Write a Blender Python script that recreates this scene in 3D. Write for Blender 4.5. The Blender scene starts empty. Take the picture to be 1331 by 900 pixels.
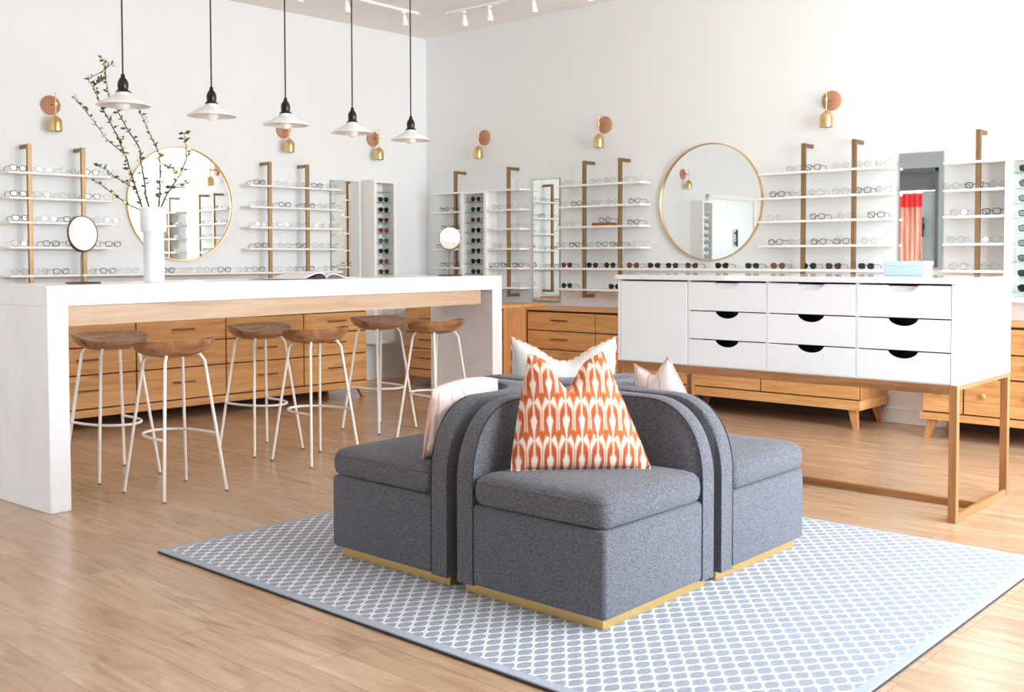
import bpy, bmesh, math, random
from mathutils import Vector, Matrix
from math import sin, cos, pi, sqrt, radians

SC = bpy.context.scene
COL = SC.collection
RNG = random.Random(7)

# ------------------------------------------------------------------ materials
def srgb(r, g, b):
    f = lambda c: (c / 255) / 12.92 if c / 255 <= .04045 else ((c / 255 + .055) / 1.055) ** 2.4
    return (f(r), f(g), f(b), 1)

class NT:
    """Tiny helper around a material's node tree."""
    def __init__(s, name):
        s.m = bpy.data.materials.new(name); s.m.use_nodes = True
        s.t = s.m.node_tree; s.b = s.t.nodes['Principled BSDF']
    def n(s, kind, **kw):
        x = s.t.nodes.new(kind)
        for k, v in kw.items(): setattr(x, k, v)
        return x
    def put(s, sock, v):
        if isinstance(v, bpy.types.NodeSocket): s.t.links.new(v, sock)
        else: sock.default_value = v
    def m2(s, op, a, b=0.0, c=None):
        x = s.n('ShaderNodeMath', operation=op); s.put(x.inputs[0], a); s.put(x.inputs[1], b)
        if c is not None: s.put(x.inputs[2], c)
        return x.outputs[0]
    def coord(s, kind='Object'): return s.n('ShaderNodeTexCoord').outputs[kind]
    def mapping(s, vec, scale=(1, 1, 1), loc=(0, 0, 0), rot=(0, 0, 0)):
        x = s.n('ShaderNodeMapping'); s.put(x.inputs['Vector'], vec)
        x.inputs['Scale'].default_value = scale; x.inputs['Location'].default_value = loc; x.inputs['Rotation'].default_value = rot
        return x.outputs[0]
    def noise(s, vec, scale=5, detail=3, rough=.5, dist=0):
        x = s.n('ShaderNodeTexNoise'); s.put(x.inputs['Vector'], vec)
        x.inputs['Scale'].default_value = scale; x.inputs['Detail'].default_value = detail
        x.inputs['Roughness'].default_value = rough; x.inputs['Distortion'].default_value = dist
        return x.outputs['Fac']
    def ramp(s, fac, stops):
        x = s.n('ShaderNodeValToRGB'); s.put(x.inputs[0], fac)
        e = x.color_ramp.elements
        while len(e) > 1: e.remove(e[-1])
        e[0].position, e[0].color = stops[0][0], stops[0][1]
        for p, c in stops[1:]:
            q = e.new(p); q.color = c
        return x.outputs[0]
    def mix(s, fac, a, b, blend='MIX'):
        x = s.n('ShaderNodeMix', data_type='RGBA', blend_type=blend)
        s.put(x.inputs[0], fac); s.put(x.inputs[6], a); s.put(x.inputs[7], b)
        return x.outputs[2]
    def bump(s, h, strength=.1, dist=.002):
        x = s.n('ShaderNodeBump'); x.inputs['Strength'].default_value = strength; x.inputs['Distance'].default_value = dist
        s.put(x.inputs['Height'], h); s.t.links.new(x.outputs[0], s.b.inputs['Normal'])
    def fin(s, color=None, rough=.5, metal=0, spec=None, **kw):
        if color is not None: s.put(s.b.inputs['Base Color'], color)
        s.put(s.b.inputs['Roughness'], rough); s.put(s.b.inputs['Metallic'], metal)
        if spec is not None: s.b.inputs['Specular IOR Level'].default_value = spec
        for k, v in kw.items(): s.put(s.b.inputs[k], v)
        return s.m

def painted(name, col, rough=.6, var=.02, scale=6, spec=None):
    t = NT(name); c = t.coord()
    f = t.noise(c, scale, 4)
    d = tuple(max(0, x * (1 - var * 2)) for x in col[:3]) + (1,)
    return t.fin(t.ramp(f, [(.3, d), (.7, col)]), rough, spec=spec)

def metal(name, col, rough=.3, var=.1):
    t = NT(name); f = t.noise(t.coord(), 30, 3)
    d = tuple(x * (1 - var) for x in col[:3]) + (1,)
    return t.fin(t.ramp(f, [(.3, d), (.7, col)]), rough, 1)

def wood(name, dark, mid, light, axis='X', rough=.42, fine=1.0, spec=.35):
    t = NT(name); c = t.coord()
    sc = {'X': (1.1, 14, 14), 'Y': (14, 1.1, 14), 'Z': (14, 14, 1.1)}[axis]
    sc2 = {'X': (6, 160, 160), 'Y': (160, 6, 160), 'Z': (160, 160, 6)}[axis]
    a = t.noise(t.mapping(c, sc), 1.2 * fine, 5, .6, 1.4)
    b = t.noise(t.mapping(c, sc2), 1.0, 3, .6)
    col = t.ramp(a, [(.28, dark), (.48, mid), (.7, light)])
    col = t.mix(t.ramp(b, [(.35, (.35, .35, .35, 1)), (.6, (0, 0, 0, 1))]), col, dark)
    t.bump(b, .08, .001)
    return t.fin(col, rough, spec=spec)

M = {}
M['wall'] = painted('wall_paint', srgb(236, 239, 240), .75, .008, 2)
M['wall_grey'] = painted('grey_wall_paint', srgb(186, 195, 199), .8, .01, 2)
M['ceiling'] = painted('ceiling_paint', srgb(243, 240, 236), .85, .008, 2)
M['white'] = painted('white_lacquer', srgb(240, 240, 240), .35, .008)
M['white_gloss'] = painted('white_glass_top', srgb(240, 241, 242), .06, .006)
M['shelf_white'] = painted('shelf_white', srgb(244, 243, 241), .4, .006)
M['trim'] = painted('trim_white', srgb(240, 239, 236), .4, .006)
M['drawer_shade'] = painted('drawer_shade_black', srgb(28, 28, 30), .8, .02)  # near-black that paints the shade inside the lower drawers
M['stool_white'] = painted('powder_coated_cream', srgb(245, 238, 230), .35, .01)
M['black'] = painted('black_bakelite', srgb(18, 18, 20), .25, .05)
M['cord'] = painted('woven_black_cord', srgb(60, 60, 62), .8, .1, 200)
M['shade'] = painted('white_enamel', srgb(251, 251, 252), .25, .005)
M['ceramic'] = painted('matte_ceramic', srgb(242, 242, 243), .45, .006)
M['brass'] = metal('brushed_brass', (.76, .55, .26, 1), .28)
M['old_brass'] = metal('aged_brass', (.33, .21, .105, 1), .42)
M['plinth_brass'] = metal('plinth_brass', (.74, .50, .20, 1), .42)
M['bronze'] = metal('dark_bronze', (.16, .12, .09, 1), .35)
M['copper_wood'] = wood('rose_wood', srgb(158, 108, 82), srgb(188, 136, 108), srgb(202, 154, 126), 'Z', .5)
M['steel_grey'] = painted('grey_painted_steel', srgb(120, 124, 126), .45, .06, 4)
M['steel_pale'] = painted('pale_grey_steel', srgb(186, 196, 202), .4, .08, 5)
M['pale_door'] = painted('pale_blue_glass_door', srgb(222, 232, 236), .3, .01, 2)
M['box_blue'] = painted('pale_blue_card', srgb(186, 208, 220), .55, .01)
M['paper'] = painted('magazine_paper', srgb(240, 238, 236), .5, .02, 20)
M['cover_dark'] = painted('plum_magazine_page', srgb(58, 34, 42), .4, .1, 12)
M['book_grey'] = painted('grey_photo_page', srgb(120, 120, 124), .4, .2, 14)
M['bark'] = painted('twig_bark', srgb(84, 72, 60), .8, .15, 120)
M['leaf'] = painted('leaf_green', srgb(78, 104, 44), .5, .2, 60)
M['blossom'] = painted('blossom_cream', srgb(232, 226, 180), .6, .05, 60)
M['bulb'] = painted('frosted_bulb', srgb(250, 246, 238), .3, .005)
M['rubber'] = painted('clear_grey_rubber', srgb(110, 108, 104), .7, .05)

OAK = (srgb(182, 126, 74), srgb(213, 157, 98), srgb(224, 174, 118))
M['oak'] = wood('oak_veneer', *OAK, axis='X')
M['oak_v'] = wood('oak_veneer_upright', srgb(164, 108, 60), srgb(192, 134, 80), srgb(204, 150, 96), 'Z')
M['oak_y'] = wood('oak_veneer_depth', *OAK, axis='Y')
M['trestle'] = wood('trestle_oak', srgb(130, 84, 48), srgb(162, 110, 66), srgb(178, 126, 80), 'X')
M['trestle_z'] = wood('trestle_oak_upright', srgb(130, 84, 48), srgb(162, 110, 66), srgb(178, 126, 80), 'Z')
M['trestle_y'] = wood('trestle_oak_depth', srgb(130, 84, 48), srgb(162, 110, 66), srgb(178, 126, 80), 'Y')
M['oak_shade'] = painted('oak_shadow_gap', srgb(70, 44, 26), .8, .05)  # dark brown standing in for shade in drawer gaps and under dressers
M['oak_handle'] = wood('oak_handle', srgb(96, 62, 36), srgb(124, 84, 50), srgb(142, 100, 62), 'X')
M['oak_pale'] = wood('pale_oak_apron', srgb(206, 174, 140), srgb(222, 193, 160), srgb(232, 208, 178), 'Y', .45)
M['walnut'] = wood('stool_acacia', srgb(116, 74, 48), srgb(168, 118, 80), srgb(204, 158, 114), 'Y', .4, 1.0)
M['riser_wood'] = wood('cherry_riser', srgb(130, 72, 40), srgb(160, 96, 58), srgb(176, 112, 72), 'X')

def stone():
    t = NT('white_quartz'); c = t.coord()
    f = t.noise(t.mapping(c, (1, 1, .6)), 1.6, 6, .62, 1.2)
    col = t.ramp(f, [(.35, srgb(234, 234, 235)), (.5, srgb(242, 242, 243)), (.7, srgb(246, 246, 247))])
    return t.fin(col, .22)
M['stone'] = stone()

def floor_mat():
    t = NT('oak_plank_floor'); c = t.coord()
    br = t.n('ShaderNodeTexBrick'); t.put(br.inputs['Vector'], c)
    br.inputs['Scale'].default_value = 1; br.inputs['Brick Width'].default_value = 1.35
    br.inputs['Row Height'].default_value = .128; br.inputs['Mortar Size'].default_value = .0012
    br.inputs['Mortar Smooth'].default_value = .3; br.inputs['Bias'].default_value = 0
    br.inputs['Color1'].default_value = (0, 0, 0, 1); br.inputs['Color2'].default_value = (1, 1, 1, 1)
    br.inputs['Mortar'].default_value = (.5, .5, .5, 1)
    br.offset = .37; br.offset_frequency = 3
    sep = t.n('ShaderNodeSeparateColor'); t.put(sep.inputs[0], br.outputs['Color'])
    tone = sep.outputs[0]
    cmb = t.n('ShaderNodeCombineXYZ'); t.put(cmb.inputs[0], t.m2('MULTIPLY', tone, 37.0)); t.put(cmb.inputs[1], t.m2('MULTIPLY', tone, 11.0))
    add = t.n('ShaderNodeVectorMath', operation='ADD'); t.put(add.inputs[0], c); t.put(add.inputs[1], cmb.outputs[0])
    a = t.noise(t.mapping(add.outputs[0], (1.3, 9, 1)), 1.4, 6, .6, 1.8)
    fine = t.noise(t.mapping(add.outputs[0], (5, 90, 1)), 1, 3, .6)
    col = t.ramp(a, [(.25, srgb(152, 119, 92)), (.46, srgb(186, 153, 123)), (.72, srgb(206, 176, 146))])
    col = t.mix(t.m2('MULTIPLY', tone, .42), col, srgb(162, 124, 94))
    col = t.mix(t.ramp(fine, [(.3, (.22, .22, .22, 1)), (.62, (0, 0, 0, 1))]), col, srgb(152, 112, 80))
    col = t.mix(t.m2('MULTIPLY', br.outputs['Fac'], .55), col, srgb(92, 62, 40))
    t.bump(t.m2('SUBTRACT', fine, t.m2('MULTIPLY', br.outputs['Fac'], 2.0)), .06, .001)
    return t.fin(col, t.m2('ADD', t.m2('MULTIPLY', fine, .10), .20), spec=.5)
M['floor'] = floor_mat()

def fabric(name, dark, light, scale=520, bump=.25):
    t = NT(name); c = t.coord()
    a = t.noise(t.mapping(c, (1, 1, .35)), scale, 2, .7)
    b = t.noise(t.mapping(c, (.35, .35, 1)), scale * .9, 2, .7)
    f = t.m2('MULTIPLY', t.m2('ADD', a, b), .5)
    col = t.ramp(f, [(.38, dark), (.62, light)])
    t.bump(f, bump, .0015)
    m = t.fin(col, .95, spec=.1)
    t.b.inputs['Sheen Weight'].default_value = .12
    return m
M['sofa'] = fabric('charcoal_weave', srgb(62, 61, 66), srgb(124, 124, 131), 420, .22)
M['piping'] = fabric('dark_piping', srgb(48, 48, 54), srgb(70, 71, 78), 330)

def rug_mat():
    t = NT('trellis_rug'); c = t.coord()
    sep = t.n('ShaderNodeSeparateXYZ'); t.put(sep.inputs[0], c)
    fold = lambda o, p: t.m2('ABSOLUTE', t.m2('SUBTRACT', t.m2('FRACT', t.m2('ADD', t.m2('DIVIDE', o, p), .5)), .5))
    fu, fv = fold(sep.outputs[0], .0640), fold(sep.outputs[1], .0776)
    hu, hv = t.m2('SUBTRACT', .5, fu), t.m2('SUBTRACT', .5, fv)
    def cell(a, b):
        q = t.n('ShaderNodeMath', operation='SMOOTH_MAX'); t.put(q.inputs[0], t.m2('ADD', a, b)); t.put(q.inputs[1], t.m2('ADD', a, .125)); q.inputs[2].default_value = .10
        p = t.n('ShaderNodeMath', operation='SMOOTH_MAX'); t.put(p.inputs[0], q.outputs[0]); t.put(p.inputs[1], t.m2('ADD', b, .05)); p.inputs[2].default_value = .10
        return p.outputs[0]
    m = t.m2('MINIMUM', cell(fu, fv), cell(hu, hv))
    dot = t.m2('MINIMUM', t.m2('ADD', hu, fv), t.m2('ADD', fu, hv))
    inside = t.ramp(m, [(.42, (1, 1, 1, 1)), (.455, (0, 0, 0, 1))])
    dots = t.ramp(dot, [(.045, (1, 1, 1, 1)), (.07, (0, 0, 0, 1))])
    pat = t.m2('MAXIMUM', inside, dots)
    # plain woven border
    ex = t.m2('SUBTRACT', 2.745 / 2, t.m2('ABSOLUTE', sep.outputs[0])); ey = t.m2('SUBTRACT', 2.245 / 2, t.m2('ABSOLUTE', sep.outputs[1]))
    bord = t.m2('LESS_THAN', t.m2('MINIMUM', ex, ey), .034)
    nz = t.noise(c, 420, 2, .7)
    grey = t.ramp(nz, [(.35, srgb(128, 132, 142)), (.65, srgb(170, 174, 184))])
    white = t.ramp(nz, [(.3, srgb(214, 215, 219)), (.6, srgb(234, 235, 238))])
    col = t.mix(pat, white, grey)
    col = t.mix(bord, col, t.ramp(nz, [(.35, srgb(150, 156, 167)), (.65, srgb(178, 184, 194))]))
    t.bump(t.m2('SUBTRACT', nz, t.m2('MULTIPLY', pat, .6)), .3, .002)
    return t.fin(col, .95, spec=.08)
M['rug'] = rug_mat()
M['rug_edge'] = painted('rug_edge_dark', srgb(58, 54, 54), .9, .05, 80)

def ikat():
    t = NT('orange_ikat'); c = t.coord()
    sep = t.n('ShaderNodeSeparateXYZ'); t.put(sep.inputs[0], c)
    x, z = sep.outputs[0], sep.outputs[2]
    wob = t.m2('MULTIPLY', t.m2('SUBTRACT', t.noise(t.mapping(c, (1, 1, .3)), 60, 2), .5), .10)
    jag = t.m2('MULTIPLY', t.m2('SUBTRACT', t.noise(t.mapping(c, (1, 1, .25)), 150, 2), .5), .16)
    px = t.m2('ADD', t.m2('DIVIDE', x, .055), wob)
    u = t.m2('MULTIPLY', t.m2('ABSOLUTE', t.m2('SUBTRACT', t.m2('FRACT', px), .5)), 2)         # 0 motif axis .. 1 between motifs
    vr = t.m2('ADD', t.m2('ADD', t.m2('DIVIDE', z, -.134), t.m2('MULTIPLY', u, -.30)), jag)
    v = t.m2('FRACT', vr)                                                                     # runs downwards
    def peak(at, width, amp):
        q = t.m2('ABSOLUTE', t.m2('SUBTRACT', t.m2('FRACT', t.m2('ADD', t.m2('SUBTRACT', v, at), .5)), .5))
        return t.m2('MULTIPLY', t.m2('MAXIMUM', t.m2('SUBTRACT', 1.0, t.m2('DIVIDE', q, width)), 0.0), amp)
    fall = lambda reach, pw: t.m2('POWER', t.m2('MAXIMUM', t.m2('SUBTRACT', 1.0, t.m2('DIVIDE', v, reach)), 0.0), pw)
    a = t.m2('ADD', .13, t.m2('MULTIPLY', fall(.46, 1.3), .60))                                 # pale wavy line, wide at the shoulder
    th = t.m2('ADD', .045, t.m2('MULTIPLY', fall(.55, 1.0), .17))
    wb = t.m2('ADD', peak(.60, .24, .34), .07)                                                  # pale lozenge between motifs
    soft = lambda d: t.ramp(t.m2('ADD', d, .5), [(.45, (0, 0, 0, 1)), (.55, (1, 1, 1, 1))])
    line = soft(t.m2('SUBTRACT', th, t.m2('ABSOLUTE', t.m2('SUBTRACT', u, a))))
    loz = soft(t.m2('SUBTRACT', wb, t.m2('SUBTRACT', 1.0, u)))
    halo = t.m2('MAXIMUM', soft(t.m2('SUBTRACT', t.m2('ADD', th, .10), t.m2('ABSOLUTE', t.m2('SUBTRACT', u, a)))), soft(t.m2('SUBTRACT', t.m2('ADD', wb, .11), t.m2('SUBTRACT', 1.0, u))))
    band = t.ramp(v, [(.0, srgb(198, 104, 62)), (.3, srgb(200, 96, 54)), (.62, srgb(180, 84, 64)), (.85, srgb(196, 108, 72)), (1, srgb(198, 104, 62))])
    col = t.mix(halo, band, srgb(218, 150, 112))
    col = t.mix(t.m2('MAXIMUM', line, loz), col, srgb(240, 228, 216))
    fine = t.noise(c, 500, 2, .7)
    col = t.mix(t.ramp(fine, [(.3, (.25, .25, .25, 1)), (.6, (0, 0, 0, 1))]), col, srgb(150, 70, 44))
    t.bump(fine, .2, .001)
    return t.fin(col, .9, spec=.1)
M['ikat'] = ikat()
M['linen'] = fabric('white_linen', srgb(196, 192, 187), srgb(222, 219, 214), 300, .12)
def pink():
    t = NT('blush_striped_linen'); c = t.coord()
    sep = t.n('ShaderNodeSeparateXYZ'); t.put(sep.inputs[0], c)
    wob = t.m2('MULTIPLY', t.noise(c, 14, 2), .02)
    l = t.m2('ABSOLUTE', t.m2('SUBTRACT', t.m2('FRACT', t.m2('DIVIDE', t.m2('ADD', sep.outputs[0], wob), .055)), .5))
    line = t.ramp(l, [(.03, (1, 1, 1, 1)), (.06, (0, 0, 0, 1))])
    nz = t.noise(c, 260, 2)
    base = t.ramp(nz, [(.35, srgb(232, 208, 202)), (.65, srgb(243, 226, 221))])
    t.bump(nz, .12, .001)
    return t.fin(t.mix(t.m2('MULTIPLY', line, .6), base, srgb(180, 150, 146)), .9, spec=.1)
M['pink'] = pink()
M['pink_plain'] = fabric('blush_linen', srgb(214, 164, 150), srgb(230, 188, 176), 260, .12)

def mirror_mat():
    t = NT('mirror_silver'); f = t.noise(t.coord(), 2, 2)
    return t.fin(t.ramp(f, [(.3, (.86, .895, .885, 1)), (.7, (.875, .905, .895, 1))]), .015, 1)
M['mirror'] = mirror_mat()
M['mirror_edge'] = painted('mirror_edge', srgb(150, 170, 166), .3, .03)

def glassy(name, tint, alpha, rough=.05):
    t = NT(name); nt = t.t
    tr = t.n('ShaderNodeBsdfTransparent'); tr.inputs[0].default_value = tint
    gl = t.n('ShaderNodeBsdfGlossy'); gl.inputs['Roughness'].default_value = rough
    gl.inputs[0].default_value = (.9, .9, .9, 1)
    mx = t.n('ShaderNodeMixShader'); mx.inputs[0].default_value = alpha
    nt.links.new(tr.outputs[0], mx.inputs[1]); nt.links.new(gl.outputs[0], mx.inputs[2])
    nt.links.new(mx.outputs[0], nt.nodes['Material Output'].inputs[0])
    return t.m
M['lens_clear'] = glassy('clear_lens', (.96, .97, .97, 1), .03)
M['shelf_glass'] = glassy('shelf_glass', (.80, .88, .86, 1), .10)
M['bulb_glass'] = glassy('clear_bulb_glass', (.97, .97, .96, 1), .12)
def lens(name, c): 
    t = NT(name); f = t.noise(t.coord(), 40, 2)
    return t.fin(t.ramp(f, [(.3, tuple(x * .9 for x in c[:3]) + (1,)), (.7, c)]), .08)
M['lens_black'] = lens('black_lens', srgb(16, 16, 18))
M['lens_grey'] = lens('smoke_lens', srgb(46, 48, 54))
M['lens_green'] = lens('green_lens', srgb(26, 42, 34))
M['lens_brown'] = lens('brown_lens', srgb(78, 40, 26))
M['lens_rust'] = lens('rust_lens', srgb(122, 62, 40))
M['lens_blue'] = lens('blue_lens', srgb(70, 92, 104))
M['fr_black'] = painted('black_acetate', srgb(20, 20, 22), .2, .05, 90)
M['fr_clear'] = painted('crystal_acetate', srgb(206, 204, 200), .15, .03, 90)
M['fr_gold'] = metal('gold_wire', (.74, .56, .34, 1), .25)
M['fr_silver'] = metal('silver_wire', (.42, .42, .43, 1), .25)
M['fr_tort'] = painted('tortoise_acetate', srgb(86, 54, 34), .2, .3, 260)
M['fr_red'] = painted('oxblood_acetate', srgb(120, 48, 40), .2, .1, 90)
M['fr_grey'] = painted('slate_acetate', srgb(84, 90, 100), .2, .1, 90)
M['awning'] = painted('red_fabric', srgb(206, 30, 28), .8, .05, 30)
def curtain_mat():
    t = NT('salmon_curtain'); c = t.coord(); f = t.noise(t.mapping(c, (14, 14, .8)), 1.5, 4, .6)
    return t.fin(t.ramp(f, [(.3, srgb(176, 84, 66)), (.5, srgb(214, 138, 112)), (.7, srgb(226, 166, 142))]), .85)
M['curtain'] = curtain_mat()

# ------------------------------------------------------------------ mesh building
class MB:
    def __init__(s): s.bm = bmesh.new(); s.curved = False
    def _take(s, tmp, mat=0, mx=None):
        if mx is not None: bmesh.ops.transform(tmp, matrix=mx, verts=tmp.verts)
        for f in tmp.faces: f.material_index = mat
        me = bpy.data.meshes.new('tmp'); tmp.to_mesh(me); tmp.free()
        s.bm.from_mesh(me); bpy.data.meshes.remove(me); return s
    def box(s, x0, x1, y0, y1, z0, z1, bev=0, seg=2, mat=0, mx=None):
        t = bmesh.new(); bmesh.ops.create_cube(t, size=1)
        for v in t.verts:
            v.co = Vector((x0 + (v.co.x + .5) * (x1 - x0), y0 + (v.co.y + .5) * (y1 - y0), z0 + (v.co.z + .5) * (z1 - z0)))
        if bev > 0: bmesh.ops.bevel(t, geom=list(t.edges), offset=bev, segments=seg, affect='EDGES', profile=.5)
        return s._take(t, mat, mx)
    def prism(s, pts, a, b, axis='Y', bev=0, mat=0, mx=None):
        """extrude a polygon drawn in the two other axes between a and b along axis"""
        t = bmesh.new()
        def P(p, h): return {'Y': (p[0], h, p[1]), 'Z': (p[0], p[1], h), 'X': (h, p[0], p[1])}[axis]
        f0 = t.faces.new([t.verts.new(P(p, a)) for p in pts])
        r = bmesh.ops.extrude_face_region(t, geom=[f0])
        vs = [v for v in r['geom'] if isinstance(v, bmesh.types.BMVert)]
        d = {'Y': (0, b - a, 0), 'Z': (0, 0, b - a), 'X': (b - a, 0, 0)}[axis]
        bmesh.ops.translate(t, vec=d, verts=vs)
        bmesh.ops.recalc_face_normals(t, faces=t.faces)
        if bev > 0: bmesh.ops.bevel(t, geom=list(t.edges), offset=bev, segments=2, affect='EDGES', profile=.5)
        return s._take(t, mat, mx)
    def lathe(s, prof, seg=32, mat=0, mx=None, closed=True):
        s.curved = True
        t = bmesh.new(); rings = []
        for r, z in prof:
            if r < 1e-6: rings.append([t.verts.new((0, 0, z))])
            else: rings.append([t.verts.new((r * cos(2 * pi * k / seg), r * sin(2 * pi * k / seg), z)) for k in range(seg)])
        for A, B in zip(rings, rings[1:]):
            for k in range(seg):
                j = (k + 1) % seg
                if len(A) == 1 and len(B) == 1: continue
                if len(A) == 1: t.faces.new([A[0], B[j], B[k]])
                elif len(B) == 1: t.faces.new([A[k], A[j], B[0]])
                else: t.faces.new([A[k], A[j], B[j], B[k]])
        if closed:
            for R in (rings[0], rings[-1]):
                if len(R) > 1: t.faces.new(R)
        bmesh.ops.recalc_face_normals(t, faces=t.faces)
        return s._take(t, mat, mx)
    def tube(s, pts, r, seg=8, mat=0, closed=False, mx=None, cap=True):
        s.curved = True
        t = bmesh.new(); pts = [Vector(p) for p in pts]; n = len(pts)
        rs = r if isinstance(r, (list, tuple)) else [r] * n
        up = None; rings = []
        for i, p in enumerate(pts):
            if closed: d = pts[(i + 1) % n] - pts[i - 1]
            else: d = pts[min(i + 1, n - 1)] - pts[max(i - 1, 0)]
            d.normalize()
            if up is None: up = Vector((0, 0, 1)) if abs(d.z) < .9 else Vector((1, 0, 0))
            a = up - d * up.dot(d); a.normalize(); b = d.cross(a); up = a
            rings.append([t.verts.new(p + (a * cos(2 * pi * k / seg) + b * sin(2 * pi * k / seg)) * rs[i]) for k in range(seg)])
        for i in range(n if closed else n - 1):
            A, B = rings[i], rings[(i + 1) % n]
            for k in range(seg): t.faces.new([A[k], A[(k + 1) % seg], B[(k + 1) % seg], B[k]])
        if not closed and cap: t.faces.new(rings[0]); t.faces.new(rings[-1])
        bmesh.ops.recalc_face_normals(t, faces=t.faces)
        return s._take(t, mat, mx)
    def grid(s, fn, nu, nv, mat=0, mx=None):
        t = bmesh.new()
        V = [[t.verts.new(fn(i / nu, j / nv)) for j in range(nv + 1)] for i in range(nu + 1)]
        for i in range(nu):
            for j in range(nv): t.faces.new([V[i][j], V[i + 1][j], V[i + 1][j + 1], V[i][j + 1]])
        return s._take(t, mat, mx)
    def mesh(s, name, smooth=None, weld=0):
        if smooth is None: smooth = 50 if s.curved else 20
        if weld: bmesh.ops.remove_doubles(s.bm, verts=s.bm.verts, dist=weld); bmesh.ops.recalc_face_normals(s.bm, faces=s.bm.faces)
        me = bpy.data.meshes.new(name); s.bm.to_mesh(me); s.bm.free()
        if smooth:
            me.polygons.foreach_set('use_smooth', [True] * len(me.polygons)); me.set_sharp_from_angle(angle=radians(smooth))
        return me

def link(name, data, mats, parent=None, loc=(0, 0, 0), rot=(0, 0, 0)):
    o = bpy.data.objects.new(name, data); COL.objects.link(o)
    if data is not None:
        if not data.materials:
            for m in (mats if isinstance(mats, (list, tuple)) else [mats]): data.materials.append(m)
    o.location = loc; o.rotation_euler = rot
    if parent is not None: o.parent = parent
    return o
def part(name, mb, mats, parent, loc=(0, 0, 0), rot=(0, 0, 0), smooth=None, weld=0, label=None):
    o = link(name, mb.mesh(name, smooth, weld), mats, parent, loc, rot)
    if label: o['label'] = label
    return o
def thing(name, label, cat, loc=(0, 0, 0), rot=(0, 0, 0), group=None):
    o = link(name, None, None, None, loc, rot); o.empty_display_size = .1
    return tag(o, label, cat, group)
def tag(o, label, cat, group=None):
    o['label'] = label; o['category'] = cat
    if group: o['group'] = group
    return o
def solo(name, mb, mats, label, cat, loc=(0, 0, 0), rot=(0, 0, 0), group=None, smooth=None):
    return tag(link(name, mb.mesh(name, smooth), mats, None, loc, rot), label, cat, group)
KIDS = {}
def copy_tree(src, parent=None):
    c = src.copy(); COL.objects.link(c); c.parent = parent
    for k in [o for o in src.children]: copy_tree(k, c)
    return c
def clone(src, label, loc, rot=(0, 0, 0), cat=None, group=None):
    c = copy_tree(src); c.location = loc; c.rotation_euler = rot; c['label'] = label
    if cat: c['category'] = cat
    if group: c['group'] = group
    return c
def struct(name, mb, mats, smooth=0, **kw):
    o = link(name, mb.mesh(name, smooth), mats, **kw)
    if kw.get('parent') is None: o['kind'] = 'structure'
    return o

# ------------------------------------------------------------------ room frame
# right wall = plane y = 0, room at y < 0; left wall meets it at the origin, turned 2 degrees
AL = .0365
UL = Vector((sin(AL), cos(AL), 0)); NL = Vector((cos(AL), -sin(AL), 0))
ROT_L = (0, 0, pi / 2 - AL)
H = 3.44
XR, YB = 9.4, -11.0
def RW(x, z, d=0): return (x, -d, z)                      # point on the right wall, d out from it
def LWp(s, z, d=0): p = -s * UL + NL * d; return (p.x, p.y, z)   # point on the left wall, s from the corner
ROT_R = (0, 0, 0)

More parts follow.
